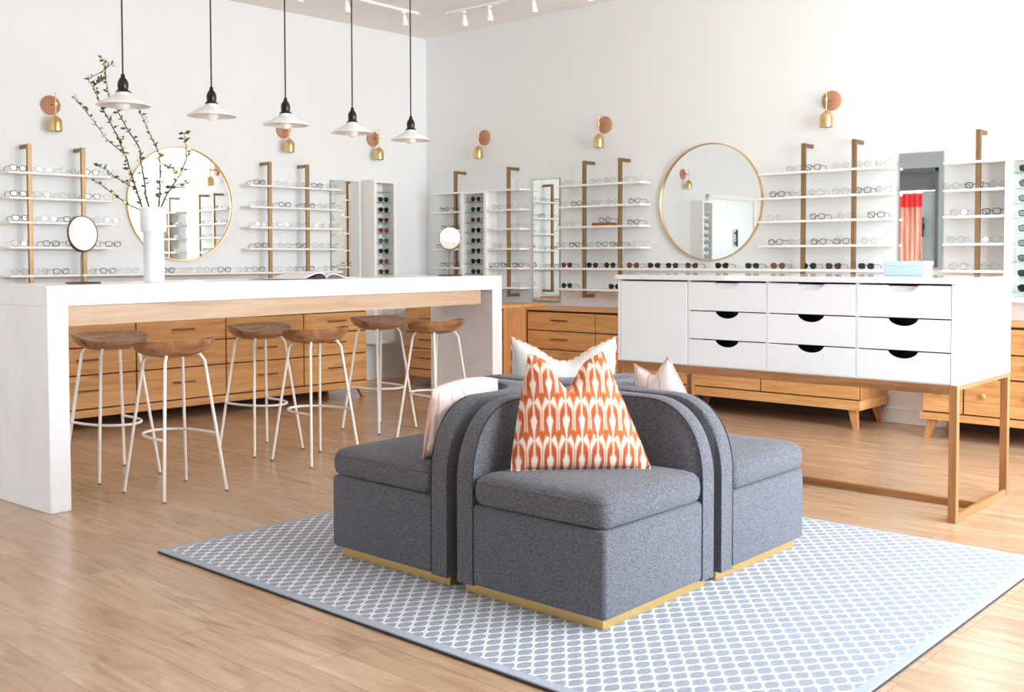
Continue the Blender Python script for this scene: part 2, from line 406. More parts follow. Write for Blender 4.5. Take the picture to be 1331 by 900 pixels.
def build_room():
    m = MB().box(-1.2, XR + .3, YB - .3, .3, -.12, 0); struct('floor', m, M['floor'])
    m = MB().box(-1.2, XR + .3, YB - .3, .3, H, H + .12); struct('ceiling', m, M['ceiling'])
    m = MB().box(-.2, XR + .2, 0, .2, 0, H); struct('wall_right', m, M['wall'])
    m = MB()
    a, b = LWp(-.01, 0), LWp(11.3, 0)
    c, d = LWp(11.3, 0, -.2), LWp(-.01, 0, -.2)
    m.prism([(p[0], p[1]) for p in (a, b, c, d)], 0, H, 'Z'); struct('wall_left', m, M['wall'])
    # wall with the shop windows, out of frame on the right, where the daylight comes from
    ys = [-4.95, -3.5, -3.35, -1.9, -1.75, -.3]
    m = MB(); m.box(XR, XR + .2, YB, 0, 0, .25); m.box(XR, XR + .2, YB, 0, 3.15, H)
    edges = [YB] + ys + [0]
    for i in range(0, len(edges), 2): m.box(XR, XR + .2, edges[i], edges[i + 1], .25, 3.15)
    struct('wall_front', m, M['wall'])
    for i in range(3):
        y0, y1 = ys[2 * i], ys[2 * i + 1]; yc = (y0 + y1) / 2
        m = MB()
        for q in ((y0, y0 + .05), (yc - .025, yc + .025), (y1 - .05, y1)): m.box(XR + .06, XR + .12, q[0], q[1], .25, 3.15)
        for q in ((.25, .31), (2.3, 2.35), (3.09, 3.15)): m.box(XR + .06, XR + .12, y0, y1, q[0], q[1])
        struct('window_%d' % (i + 1), m, M['trim'])
    # back wall with a recessed steel doorway (seen in the tall mirror)
    m = MB(); x0, x1 = .10, 1.24; zt = 2.75
    m.box(-.8, x0, YB - .2, YB, 0, H); m.box(x0, x1, YB - .2, YB, zt, H); m.box(x1, 1.9, YB - .2, YB, 0, H); m.box(3.4, XR + .2, YB - .2, YB, 0, H)
    m.box(1.9, 3.4, YB - .2, YB, 0, 1.1); m.box(1.9, 3.4, YB - .2, YB, 2.5, H)
    fill_w = MB()
    for q in ((1.9, 1.96), (2.62, 2.68), (3.34, 3.4)): fill_w.box(q[0], q[1], YB - .14, YB - .08, 1.1, 2.5)
    for q in ((1.1, 1.16), (2.44, 2.5)): fill_w.box(1.9, 3.4, YB - .14, YB - .08, q[0], q[1])
    struct('window_4', fill_w, M['trim'])  # unseen window added to the back wall for fill light
    struct('wall_back', m, M['wall_grey'])
    m = MB()                                              # the porch behind the doorway
    m.box(x0 - .06, x0 + .02, YB - 1.06, YB - .98, 0, zt); m.box(x1 - .02, x1 + .06, YB - 1.06, YB - .98, 0, zt)
    m.box(x0 - .06, x1 + .06, YB - 1.0, YB - .2, zt, zt + .06); m.box(x0 - .06, x1 + .06, YB - 1.06, YB - 1.0, 0, 1.0)
    struct('trim_1', m, M['steel_grey'])
    m = MB()
    for q in ((x0, x0 + .07), (x1 - .07, x1)): m.box(q[0], q[1], YB - .16, YB - .02, 0, zt, .006)
    m.box(x0, x1, YB - .16, YB - .02, zt - .07, zt, .006)
    m.box(x0 + .07, x1 - .07, YB - .12, YB - .09, 2.36, zt - .07)
    d = struct('door_1', m, M['steel_grey'])
    m = MB(); m.box(.93, 1.165, YB - .13, YB - .09, 0, 2.355, .004); struct('door_leaf', m, M['steel_pale'], parent=d)
    m = MB(); m.box(.945, .96, YB - .085, YB - .04, 1.55, 1.9, .004); m.box(.945, .975, YB - .085, YB - .06, 1.68, 1.78, .004); struct('handle', m, M['black'], parent=d)
    c = thing('door_curtain', 'salmon curtain with a red top band, seen in the mirror beside the right rack', 'curtain', (.50, YB - .55, .80))
    def folds(x, z0, z1, dy):
        n = 40
        p = [(x * (i / n * 2 - 1), .018 * sin(i * 1.35) + dy) for i in range(n + 1)]
        return p + [(a, b - .01) for a, b in reversed(p)]
    part('drape', MB().prism(folds(.38, 0, 1, 0), 0, 1.42, 'Z'), M['curtain'], c)
    part('valance', MB().prism(folds(.40, 0, 1, .03), 1.30, 1.56, 'Z'), M['awning'], c)
    part('rail', MB().tube([(-.42, .01, 1.54), (.42, .01, 1.54)], .012), M['steel_grey'], c)
    # pale door further along the left wall (seen in the round mirror)
    m = MB(); f = .06
    m.box(-.75, -.75 + f, -.04, 0, 0, 2.12, .004); m.box(.75 - f, .75, -.04, 0, 0, 2.12, .004); m.box(-.75, .75, -.04, 0, 2.06, 2.12, .004)
    d = struct('door_2', m, M['trim'], loc=LWp(6.55, 0), rot=ROT_L)
    struct('door_leaf', MB().box(-.69, .69, -.025, -.002, .005, 2.06, .003), M['pale_door'], parent=d)
    struct('handle', MB().box(-.12, -.085, -.07, -.045, 1.36, 1.62, .008).box(-.115, -.09, -.05, -.02, 1.40, 1.43).box(-.115, -.09, -.05, -.02, 1.55, 1.58), M['black'], parent=d)
    # baseboards
    struct('baseboard_right', MB().box(.02, XR, -.016, 0, 0, .11, .004), M['trim'])
    struct('baseboard_left', MB().box(-5.75, -.02, -.016, 0, 0, .11, .004), M['trim'], rot=ROT_L)
build_room()

# ------------------------------------------------------------------ shelves on the walls
SHELF_Z = (1.848, 1.66, 1.48, 1.293, 1.11, .925)
def rack(label, frame, rods, x0, x1, shelves, zbot, th=.018, back=.002):
    """wall rack: brass uprights held off the wall by short arms, white shelves; local x along the wall"""
    loc, rot = frame
    t = thing('wall_rack', label, 'shelf', loc, rot, 'white wall racks with brass uprights')
    for x in rods:
        u = part('upright', MB().box(x - .016, x + .016, -.150, -.124, zbot, 2.055, .003), M['old_brass'], t)
        for z in (2.04, zbot + .015):
            part('wall_arm', MB().box(x - .014, x + .014, -.128, 0, z - .014, z + .014, .003), M['old_brass'], u)
    for z in shelves:
        part('shelf', MB().box(x0, x1, -.157, -back, z - th, z, .003), M['shelf_white'], t)
    return t
FR = ((0, 0, 0), ROT_R)
FL = ((0, 0, 0), ROT_L)          # on the left wall local x = -s
rack('far left white wall rack with two brass uprights, behind the twigs', FL, (-4.05, -3.645), -4.205, -3.40, SHELF_Z[:4], .80)
rack('white wall rack between the left round mirror and the tall mirror', FL, (-1.972, -1.572), -2.185, -1.19, SHELF_Z[:4], .80, back=.0185)
rack('narrow wall rack with one brass upright, nearest the room corner', FR, (.555,), .225, .632, SHELF_Z, .80)
rack('single-upright wall rack left of the narrow mirror on the right wall', FR, (1.257,), .995, 1.41, SHELF_Z, .835)
rack('two-upright wall rack left of the right wall round mirror', FR, (2.156, 2.544), 1.865, 2.765, SHELF_Z[:4], .845)
rack('two-upright wall rack right of the right wall round mirror', FR, (4.237, 4.632), 3.865, 4.885, SHELF_Z[:4], .845)
rack('single-upright wall rack at the far right, beside the red reflection', FR, (5.499,), 5.272, 5.674, SHELF_Z[:5], .845)
solo('wall_ledge', MB().box(-4.205, -1.19, -.157, -.002, 1.082 - .018, 1.082, .003), M['shelf_white'], 'long white ledge under the left wall racks and round mirror', 'shelf', rot=ROT_L)
solo('wall_ledge', MB().box(1.83, 4.885, -.157, -.002, 1.11 - .018, 1.11, .003), M['shelf_white'], 'long white ledge of sunglasses under the right round mirror', 'shelf')
solo('wall_ledge', MB().box(1.83, 4.885, -.157, -.002, .925 - .018, .925, .003), M['shelf_white'], 'lowest white ledge partly hidden behind the white drawer cabinet', 'shelf')

# ------------------------------------------------------------------ tall display columns for sunglasses
def column(label, loc, rot, w, d, z0, z1, zs):
    t = thing('display_column', label, 'display case', loc, rot, 'tall white sunglasses columns')
    f = .035
    m = MB(); m.box(0, f, -d, -.002, z0, z1, .002); m.box(w - f, w, -d, -.002, z0, z1, .002)
    m.box(f, w - f, -d, -.002, z1 - .03, z1, .002); m.box(f, w - f, -d, -.002, z0, z0 + .03, .002); m.box(f, w - f, -.02, -.002, z0 + .03, z1 - .03)
    part('carcass', m, M['shelf_white'], t)
    for z in zs: part('glass_shelf', MB().box(f, w - f, -d + .012, -.02, z - .006, z), M['shelf_glass'], t)
    return t
COLZ = [1.845 - .1 * i for i in range(9)]
column('white sunglasses column on the left wall, right of the tall mirror', LWp(.85, 0), ROT_L, .28, .2, .37, 1.955, COLZ[:9])
column('white sunglasses column near the corner, between two narrow racks', RW(.637, 0), ROT_R, .352, .162, .80, 1.85, COLZ[:9])
column('white sunglasses column cut off by the right edge of the photo', RW(5.676, 0), ROT_R, .36, .165, .90, 1.862, [1.755 - .098 * i for i in range(9)])
column('white sunglasses column seen only as a reflection in the right round mirror', LWp(5.66, 0), ROT_L, .30, .2, .37, 2.0, COLZ[:9])

# ------------------------------------------------------------------ mirrors
def wall_mirror(label, loc, rot, w, z0, z1):
    t = thing('wall_mirror', label, 'mirror', loc, rot, 'narrow wall mirrors')
    m = MB(); f = .006
    m.box(0, w, -.014, -.002, z0, z1, .001)
    part('backing', m, M['mirror_edge'], t)
    part('mirror_glass', MB().box(f, w - f, -.0165, -.0142, z0 + f, z1 - f), M['mirror'], t, smooth=0)
wall_mirror('narrow frameless mirror on the left wall beside the sunglasses column', LWp(1.222, 0), ROT_L, .335, .85, 1.94)
wall_mirror('narrow mirror between the two right wall racks near the corner', RW(1.45, 0), ROT_R, .325, .79, 1.93)
wall_mirror('narrow mirror reflecting a red curtain, at the right of the wall', RW(4.915, 0), ROT_R, .312, 1.115, 1.94)
def round_mirror(label, loc, rot):
    t = thing('round_mirror', label, 'mirror', loc, rot, 'large round brass-rimmed mirrors')
    mx = Matrix.Rotation(pi / 2, 4, 'X')
    part('mirror_glass', MB().lathe([(0, .002), (.472, .002), (.472, .014), (0, .014)], 96, mx=mx), M['mirror'], t)
    part('rim', MB().lathe([(.470, .001), (.480, .001), (.480, .03), (.473, .03), (.470, .0145)], 96, mx=mx, closed=False), M['brass'], t)
round_mirror('large round brass-rimmed mirror on the left wall behind the vase', LWp(2.756, 1.66), ROT_L)
round_mirror('large round brass-rimmed mirror on the right wall above sunglasses', RW(3.353, 1.652), ROT_R)

# ------------------------------------------------------------------ sconces
def make_sconce(label, loc, rot):
    t = thing('wall_sconce', label, 'lamp', loc, rot, 'brass bell wall sconces')
    mx = Matrix.Rotation(pi / 2, 4, 'X')
    part('back_plate', MB().lathe([(0, .001), (.074, .001), (.074, .014), (.068, .019), (0, .019)], 40, mx=mx), M['copper_wood'], t)
    part('arm', MB().tube([(0, -.018, 0), (0, -.118, 0)], .007, 12).lathe([(0, -.012), (.011, -.012), (.011, .012), (0, .012)], 16, mx=Matrix.Translation((0, -.1, 0))), M['brass'], t)
    part('rod', MB().tube([(0, -.1, -.09), (0, -.1, .09)], .0045, 10), M['brass'], t)
    bell = [(.010, -.085), (.018, -.092), (.034, -.104), (.044, -.122), (.047, -.145), (.047, -.205), (.0445, -.205), (.0445, -.145), (.041, -.124), (.03, -.107), (.0, -.1)]
    part('bell_shade', MB().lathe(bell, 32, mx=Matrix.Translation((0, -.1, 0)), closed=False), M['brass'], t)
    part('bulb', MB().lathe([(0, -.105), (.015, -.11), (.018, -.15), (.032, -.185), (.033, -.205), (.022, -.225), (0, -.232)], 20, mx=Matrix.Translation((0, -.1, 0))), M['bulb_glass'], t)
    return t
sc0 = make_sconce('brass bell sconce above the far left wall rack', LWp(3.83, 2.375), ROT_L)
for s, lb in ((1.735, 'brass bell sconce on the left wall behind the middle pendant shade'), (.705, 'brass bell sconce on the left wall nearest the room corner'),
              (5.14, 'brass bell sconce seen only reflected in the right round mirror')):
    clone(sc0, lb, LWp(s, 2.365), ROT_L)
for x, lb in ((.825, 'brass bell sconce on the right wall nearest the room corner'), (2.285, 'brass bell sconce above the rack left of the right round mirror'),
              (4.395, 'brass bell sconce above the rack right of the right round mirror')):
    clone(sc0, lb, RW(x, 2.371), ROT_R)

# ------------------------------------------------------------------ eyewear
def rim_pts(kind, side):
    cx = side * .0345; P = []
    for k in range(16):
        a = 2 * pi * k / 16; c, s = cos(a), sin(a)
        e = {'round': 1.0, 'square': .62, 'cat': .75}[kind]
        x = .0255 * math.copysign(abs(c) ** e, c); z = {'round': .0225, 'square': .0195, 'cat': .020}[kind] * math.copysign(abs(s) ** e, s)
        if kind == 'cat' and z > 0: z *= 1 + .25 * max(0, side * x / .0255)
        if z < 0: x *= .92
        P.append((cx + x, 0, .0235 + z))
    return P
def eyewear_mesh(kind, thick):
    out = {}
    m = MB()
    for sd in (-1, 1): m.tube(rim_pts(kind, sd), thick, 5, closed=True)
    m.tube([(-.010, 0, .027), (0, -.002, .031), (.010, 0, .027)], thick, 5)
    out['frame'] = m.mesh('frame_front', 50)
    for sd in (-1, 1):
        m = MB(); m.tube([(sd * .058, 0, .034), (sd * .068, .008, .035), (sd * .067, .076, .034), (sd * .064, .097, .022), (sd * .062, .108, .006)], thick * .85, 5)
        out['temple%d' % sd] = m.mesh('temple', 50)
        t = MB(); P = rim_pts(kind, sd)
        t.prism([(p[0], p[2]) for p in P], -.0008, .0008, 'Y'); out['lens%d' % sd] = t.mesh('lens', 0)
    return out
EYE = {}
def eyewear_proto(key, kind, thick, fm, lm, word, noun):
    EYE[key] = (kind, thick, fm, lm, word, noun, {})
for key, args in dict(
    k=('square', .0026, 'fr_black', 'lens_clear', 'black', 'eyeglasses'),
    r=('round', .0024, 'fr_black', 'lens_clear', 'round black', 'eyeglasses'),
    c=('square', .0022, 'fr_clear', 'lens_clear', 'clear-framed', 'eyeglasses'),
    g=('round', .0012, 'fr_gold', 'lens_clear', 'thin gold', 'eyeglasses'),
    s=('round', .0013, 'fr_silver', 'lens_clear', 'thin dark-wire', 'eyeglasses'),
    t=('square', .0025, 'fr_tort', 'lens_clear', 'tortoiseshell', 'eyeglasses'),
    d=('cat', .0026, 'fr_red', 'lens_clear', 'oxblood', 'eyeglasses'),
    y=('cat', .0024, 'fr_grey', 'lens_clear', 'slate-grey', 'eyeglasses'),
    K=('cat', .0026, 'fr_black', 'lens_black', 'black', 'sunglasses'),
    R=('round', .0026, 'fr_black', 'lens_black', 'round black', 'sunglasses'),
    N=('cat', .0026, 'fr_tort', 'lens_brown', 'dark brown', 'sunglasses'),
    O=('round', .0026, 'fr_tort', 'lens_rust', 'rust-brown', 'sunglasses'),
    G=('square', .0026, 'fr_black', 'lens_green', 'green-lensed', 'sunglasses'),
    Y=('square', .0026, 'fr_black', 'lens_grey', 'smoke-grey', 'sunglasses'),
    B=('round', .0024, 'fr_grey', 'lens_blue', 'pale-blue', 'sunglasses')).items():
    eyewear_proto(key, *args)
MESHES = {}
PROTO = {}
def eyewear(key, label, loc, rz, group, rest=0):
    kind, thick, fm, lm, word, noun, _ = EYE[key]
    if key in PROTO:
        return clone(PROTO[key], label, loc, (rest, 0, rz), group=group)
    if (kind, thick) not in MESHES: MESHES[kind, thick] = eyewear_mesh(kind, thick)
    base = MESHES[kind, thick]
    t = thing(noun, label, 'sunglasses' if noun == 'sunglasses' else 'glasses', loc, (rest, 0, rz), group)
    def cp(k): return base[k].copy()
    link('frame_front', cp('frame'), M[fm], t)
    for sd in (-1, 1):
        link('temple', cp('temple%d' % sd), M[fm], t); link('lens', cp('lens%d' % sd), M[lm], t)
    PROTO[key] = t
    return t
ORD = ['first', 'second', 'third', 'fourth', 'fifth', 'sixth', 'seventh', 'eighth', 'ninth', 'tenth', 'eleventh', 'twelfth', 'thirteenth', 'fourteenth', 'fifteenth', 'sixteenth']
LEV = ['top', 'second', 'third', 'fourth', 'fifth', 'sixth']
def place_row(wall, z, items, where, group, depth=.117):
    """items: (position along the wall, eyewear key), left to right in the view"""
    sg = -1 if wall == 'L' else 1
    q = [sg * p for p, _ in items]
    for _ in range(60):
        for i in range(len(q) - 1):
            e = .152 - (q[i + 1] - q[i])
            if e > 0: q[i] -= e * .5; q[i + 1] += e * .5
    for i, (p, key) in enumerate(items):
        p = sg * q[i]
        word, noun = EYE[key][4], EYE[key][5]
        lab = '%s %s, %s from left, %s' % (word, noun, ORD[i], where)
        jit = RNG.uniform(-.07, .07)
        if wall == 'L': eyewear(key, lab, LWp(p, z + .0005, depth), ROT_L[2] + jit, group)
        else: eyewear(key, lab, RW(p, z + .0005, depth), jit, group)
def rack_rows(wall, rows, zs, where, group):
    for lev, row in enumerate(rows):
        if row: place_row(wall, zs[lev], row, '%s shelf, %s' % (LEV[lev], where), group)
rack_rows('L', [[(4.12, 'k'), (3.93, 'c'), (3.75, 's'), (3.56, 'r'), (3.43, 'g')],
                [(4.12, 'k'), (3.95, 's'), (3.76, 's'), (3.55, 'y'), (3.43, 'g')],
                [(4.11, 'k'), (3.90, 's'), (3.73, 'k'), (3.55, 's'), (3.43, 's')],
                [(4.12, 's'), (3.89, 'k'), (3.72, 'r'), (3.53, 's'), (3.43, 'k')]], SHELF_Z, 'far left rack', 'eyeglasses on the far left rack')
rack_rows('L', [[(2.06, 'k'), (1.83, 's'), (1.63, 'g'), (1.45, 'k'), (1.28, 'c')],
                [(2.04, 's'), (1.80, 'k'), (1.52, 't'), (1.45 - .08, 's'), (1.26, 'c')],
                [(2.05, 's'), (1.82, 's'), (1.62, 's'), (1.42, 'g'), (1.26, 'c')],
                [(2.05, 'k'), (1.81, 's'), (1.62, 'k'), (1.44, 's'), (1.27, 's')]], SHELF_Z, 'rack left of tall left mirror', 'eyeglasses on the rack by the tall left mirror')
place_row('L', 1.082, [(4.12, 's'), (3.97, 's'), (3.82, 'k'), (3.60, 's'), (3.45, 'k'), (3.25, 'c'), (2.94, 'k'), (2.78, 'c'), (2.62, 's'), (2.42, 'k'), (2.24, 's'), (2.08, 'y'), (1.90, 's'), (1.72, 's'), (1.55, 'k'), (1.32, 's')],
          'ledge along the left wall', 'eyeglasses on the left wall ledge')
rack_rows('R', [[], [(.37, 'k'), (.55, 's')], [(.39, 'k'), (.55, 'k')], [(.33, 'k'), (.53, 's')], [(.38, 'k'), (.55, 's')], [(.34, 's'), (.53, 'k')]],
          SHELF_Z, 'narrow rack nearest the corner', 'eyeglasses on the corner rack')
rack_rows('R', [[], [(1.09, 's'), (1.33, 'c')], [(1.33, 's')], [(1.09, 's'), (1.32, 's')], [(1.06, 'k'), (1.20, 'k'), (1.34, 'k')], [(1.34, 's')]],
          SHELF_Z, 'rack beside the tall right mirror', 'eyeglasses on the rack by the tall right mirror')
rack_rows('R', [[(1.96, 's'), (2.26, 'c'), (2.42, 's'), (2.60, 's'), (2.69, 'c')],
                [(1.90, 'g'), (2.05, 'k'), (2.27, 's'), (2.44, 's'), (2.68, 'd')],
                [(1.97, 'g'), (2.67, 'k')],
                [(1.92, 's'), (2.07, 'k'), (2.24, 's'), (2.36, 'y'), (2.48, 'k'), (2.57, 's'), (2.69, 'c')]], SHELF_Z, 'rack left of right round mirror', 'eyeglasses left of the right round mirror')
place_row('R', 1.11, [(1.94, 'N'), (2.23, 'K'), (2.42, 'R'), (2.665, 'O'), (2.88, 'K'), (3.06, 'Y'), (3.25, 'N'), (3.53, 'K'), (3.80, 'G'), (4.02, 'O'), (4.275, 'R'), (4.47, 'N'), (4.72, 'Y')],
          'ledge under the right round mirror', 'sunglasses on the right wall ledge')
place_row('R', .925, [(1.94, 'R'), (2.47, 'K')], 'lowest ledge left of the white cabinet', 'sunglasses on the lowest ledge')
rack_rows('R', [[(4.15, 's'), (4.30, 'k'), (4.52, 'g'), (4.73, 's'), (4.80, 's')],
                [(4.01, 'k'), (4.17, 'g'), (4.33, 's'), (4.52, 's'), (4.73, 'k'), (4.80, 's')],
                [(3.99, 'g'), (4.34, 'k'), (4.56, 'g'), (4.79, 'k')],
                [(4.00, 'k'), (4.17, 'c'), (4.35, 'k'), (4.53, 't'), (4.74, 's')]], SHELF_Z, 'rack right of right round mirror', 'eyeglasses right of the right round mirror')
rack_rows('R', [[], [(5.34, 's'), (5.46, 'k'), (5.60, 's')], [(5.37, 's'), (5.58, 'k')], [(5.35, 's'), (5.58, 's')], [(5.37, 's'), (5.57, 's')]],
          SHELF_Z, 'single-upright rack at far right', 'eyeglasses on the far right rack')
def column_row(wall, x, zs, keys, where, group, depth):
    for i, (z, k) in enumerate(zip(zs, keys)):
        lab = '%s sunglasses, %s from the top in the %s' % (EYE[k][4], ORD[i], where)
        if wall == 'L': eyewear(k, lab, LWp(x, z + .0005, depth), ROT_L[2], group)
        else: eyewear(k, lab, RW(x, z + .0005, depth), 0, group)
column_row('L', .71, COLZ[1:], 'KRNOBKON', 'left wall column', 'sunglasses in the left wall column', .17)
column_row('R', .835, COLZ[1:], 'RKNRKRKR', 'column near the corner', 'sunglasses in the corner column', .145)
column_row('R', 5.82, [1.755 - .098 * i for i in range(9)], 'GRGYGGKGR', 'column at the right photo edge', 'sunglasses in the right edge column', .145)
column_row('L', 5.51, COLZ[1:], 'KRKKRKKR', 'reflected column beyond the left edge', 'sunglasses in the reflected column', .17)
solo('wood_riser', MB().box(-.105, .105, -.05, .05, 0, .024, .006), M['riser_wood'], 'small cherry-wood display block holding dark wire glasses on the third shelf', 'display stand', RW(2.35, 1.481, .10))
eyewear('r', 'round black eyeglasses standing on the small cherry-wood display block', RW(2.365, 1.506, .117), 0, None)

# ------------------------------------------------------------------ oak dressers
def dresser(label, loc, rot, widths, depth, ztop, rows, zbase, knob=False, ov=(.008, .008)):
    """local x to the right, front face at y=0, body behind at y>0"""
    W = sum(widths)
    t = thing('oak_dresser', label, 'dresser', loc, rot, 'oak dressers along the walls')
    z0, z1 = rows[-1], rows[0]
    part('carcass', MB().box(.0, W, .022, depth, zbase + .002, z1 + .012), M['oak_v'], t)
    part('top_panel', MB().box(-ov[0], W + ov[1], -.012, depth + .004, z1 + .012, ztop, .004), M['oak'], t)
    part('base_rail', MB().box(-ov[0] * 1.5, W + ov[1] * 1.5, -.014, depth, zbase, z0 - .004, .005), M['oak'], t)
    part('shade_panel', MB().box(.03, W - .03, depth - .03, depth - .012, .001, zbase, 0), M['oak_shade'], t)  # added dark panel painting the black shade beneath the dresser
    part('gap_shade', MB().box(.004, W - .004, .012, .022, z0 - .002, z1 + .010), M['oak_shade'], t, label='dark shadow gap round the drawers')  # dark sheet that paints the shade between drawer fronts
    x = 0
    for w in widths:
        for a, b in zip(rows[1:], rows):
            d = part('drawer', MB().box(x + .005, x + w - .005, 0, .02, a + .005, b - .004, .003), M['oak'], t)
            cx, cz = x + w / 2, (a + b) / 2 + .012
            if knob: part('knob', MB().lathe([(0, -.002), (.006, -.002), (.006, .012), (.016, .018), (.017, .026), (.012, .032), (0, .033)], 20, mx=Matrix.Translation((cx, 0, cz)) @ Matrix.Rotation(pi / 2, 4, 'X')), M['oak'], d)
            else:
                hw = .09
                part('handle', MB().box(cx - hw, cx + hw, -.026, -.016, cz - .006, cz + .006, .003).box(cx - hw + .012, cx - hw + .024, -.018, .001, cz - .005, cz + .005).box(cx + hw - .024, cx + hw - .012, -.018, .001, cz - .005, cz + .005), M['oak_handle'], d)
        x += w
    for sx in (.06, W - .06):
        for sy in (.04, depth - .06):
            k = 1 if sx > W / 2 else -1; q = -1 if sy < depth / 2 else 1
            pts_t = (sx - .03, sx + .03); 
            m = MB(); b = bmesh.new()
            top = [b.verts.new((sx + dx * .03, sy + dy * .022, zbase)) for dx, dy in ((-1, -1), (1, -1), (1, 1), (-1, 1))]
            bot = [b.verts.new((sx + k * .03 + dx * .017, sy + q * .02 + dy * .015, .0005)) for dx, dy in ((-1, -1), (1, -1), (1, 1), (-1, 1))]
            b.faces.new(top); b.faces.new(bot[::-1])
            for i in range(4): b.faces.new([bot[i], bot[(i + 1) % 4], top[(i + 1) % 4], top[i]])
            bmesh.ops.recalc_face_normals(b, faces=b.faces)
            m._take(b); part('leg', m, M['oak_v'], t)
    return t
rl = (.742, .577, .384, .145)
dresser('long oak dresser along the left wall, seen under the counter', LWp(4.345, 0, .925), ROT_L, (.72, .732, .72, .655), .6, .768, rl, .088)
dresser('oak dresser in the corner with an upright-grained side panel', (.55, -.818, 0), ROT_R, (.618, .618), .6, .79, (.75, .512, .362, .17), .10, ov=(.008, .002))
rb = (.73, .566, .404, .205)
dresser('oak dresser on the right wall between pillow and white cabinet', (1.80, -.5, 0), ROT_R, (.75, .773), .48, .76, rb, .135, ov=(0, 0))
dresser('oak dresser on the right wall seen beneath the white cabinet', (3.328, -.5, 0), ROT_R, (.757, .76), .48, .76, rb, .135, ov=(0, .008))
dresser('oak dresser with round knobs at the far right of the wall', (5.275, -.5, 0), ROT_R, (.265, .265, .265, .265), .48, .775, (.745, .578, .418, .175), .125, knob=True)

# ------------------------------------------------------------------ white drawer cabinet on an oak trestle
def white_cabinet():
    X0, X1, Y0, Y1 = 4.378, 6.247, -2.685, -1.93
    W, D = X1 - X0, Y1 - Y0
    t = thing('drawer_cabinet', 'white drawer cabinet with half-moon pulls on a slim oak frame', 'cabinet', (X0, Y0, 0))
    z0, z1 = .621, 1.078
    m = MB()
    m.box(0, .02, 0, D, z0, z1, .002); m.box(W - .03, W, 0, D, z0, z1, .002); m.box(.02, W - .03, D - .02, D, z0, z1)
    m.box(.02, W - .03, .006, D - .02, z0, z0 + .016); m.box(.456, .47, .006, D - .02, z0 + .016, z1); m.box(.92, .936, .006, D - .02, z0 + .016, z1); m.box(1.39, 1.406, .006, D - .02, z0 + .016, z1)
    part('carcass', m, M['white'], t)
    part('top_panel', MB().box(-.012, W + .026, -.012, D + .03, z1, 1.104, .003), M['white_gloss'], t)
    part('door', MB().box(.022, .455, -.001, .017, z0 + .004, z1 - .008, .002), M['white'], t)
    rows = (z1 - .006, .917, .766, z0 + .004)
    for x0, x1 in ((.466, .922), (.932, 1.392), (1.402, W - .032)):
        for r in range(3):
            a, b = rows[r + 1] + .003, rows[r] - .003; c = (x0 + x1) / 2; hw, dp = .072, .034
            pts = [(x0, a), (x1, a), (x1, b), (c + hw, b)]
            for k in range(1, 16):
                q = pi * k / 16; pts.append((c + hw * cos(q) , b - dp * sin(q) ** 1.25))
            pts += [(c - hw, b), (x0, b)]
            d = part('drawer', MB().prism(pts, 0, .017, 'Y'), M['white'], t, smooth=40)
            part('drawer_box', MB().box(x0 + .02, x1 - .02, (.12 if r else .0185), .5, a + .01, b - .004), M['drawer_shade'] if r else M['white'], d,  # lower rows painted dark as shade, top row white as lit inside
                 label='dark block painted as drawer shade behind the pull' if r else 'white block painted as lit drawer interior behind the pull')
    lw = .036; zt = z0
    for x in (0, W - lw):
        for y in (0, D - lw): part('leg', MB().box(x, x + lw, y, y + lw, .0005, zt, .002), M['trestle_z'], t)
    m = MB(); m.box(lw, W - lw, .002, .02, .578, zt, .001); part('front_apron', m, M['trestle'], t)
    part('back_apron', MB().box(lw, W - lw, D - .02, D - .002, .578, zt, .001), M['trestle'], t)
    for x in (.002, W - .02):
        part('side_rail', MB().box(x, x + .018, lw, D - lw, .0005, .036, .002), M['trestle_y'], t)
        part('side_apron', MB().box(x, x + .018, lw, D - lw, .6, zt), M['trestle_y'], t)
    part('foot_rail', MB().box(.02, W - .02, .335, .365, .0005, .036, .002), M['trestle'], t)
white_cabinet()
t = thing('gift_box', 'pale blue lidded box on the white cabinet under the narrow mirror', 'box', (5.80, -2.12, 1.1045), (0, 0, .03))
part('box_base', MB().box(-.10, .10, -.07, .07, 0, .062, .002), M['box_blue'], t)
part('lid', MB().box(-.104, .104, -.074, .074, .05, .074, .002), M['box_blue'], t)

# ------------------------------------------------------------------ counter
AC = -.04779
C1 = Vector((sin(AC), cos(AC), 0)); C2 = Vector((cos(AC), -sin(AC), 0)); CP = Vector((3.011, -5.302, 0))
ROT_C = (0, 0, pi / 2 - AC)                # local x runs along the counter, local y behind it
def ctr(s, o, z): p = CP + C1 * s - C2 * o; return (p.x, p.y, z)
def counter():
    t = thing('waterfall_counter', 'long white stone waterfall counter with a pale oak apron', 'counter', CP, ROT_C)
    L, D = 3.322, .60
    part('countertop', MB().box(0, L, 0, D, .977, 1.0745, .003), M['stone'], t)
    for a, b in ((0, .102), (L - .104, L)): part('side_panel', MB().box(a, b, 0, D, .0005, .977, .003), M['stone'], t)
    part('apron', MB().box(.102, L - .215, .012, .034, .879, .977, .002).box(.102, L - .215, D - .034, D - .012, .879, .977, .002).box(L - .237, L - .215, .034, D - .034, .879, .977, .002), M['oak_ap'], t)
M['oak_ap'] = wood('pale_oak_apron_long', srgb(180, 150, 122), srgb(198, 168, 140), srgb(208, 183, 156), 'X', .45)
counter()

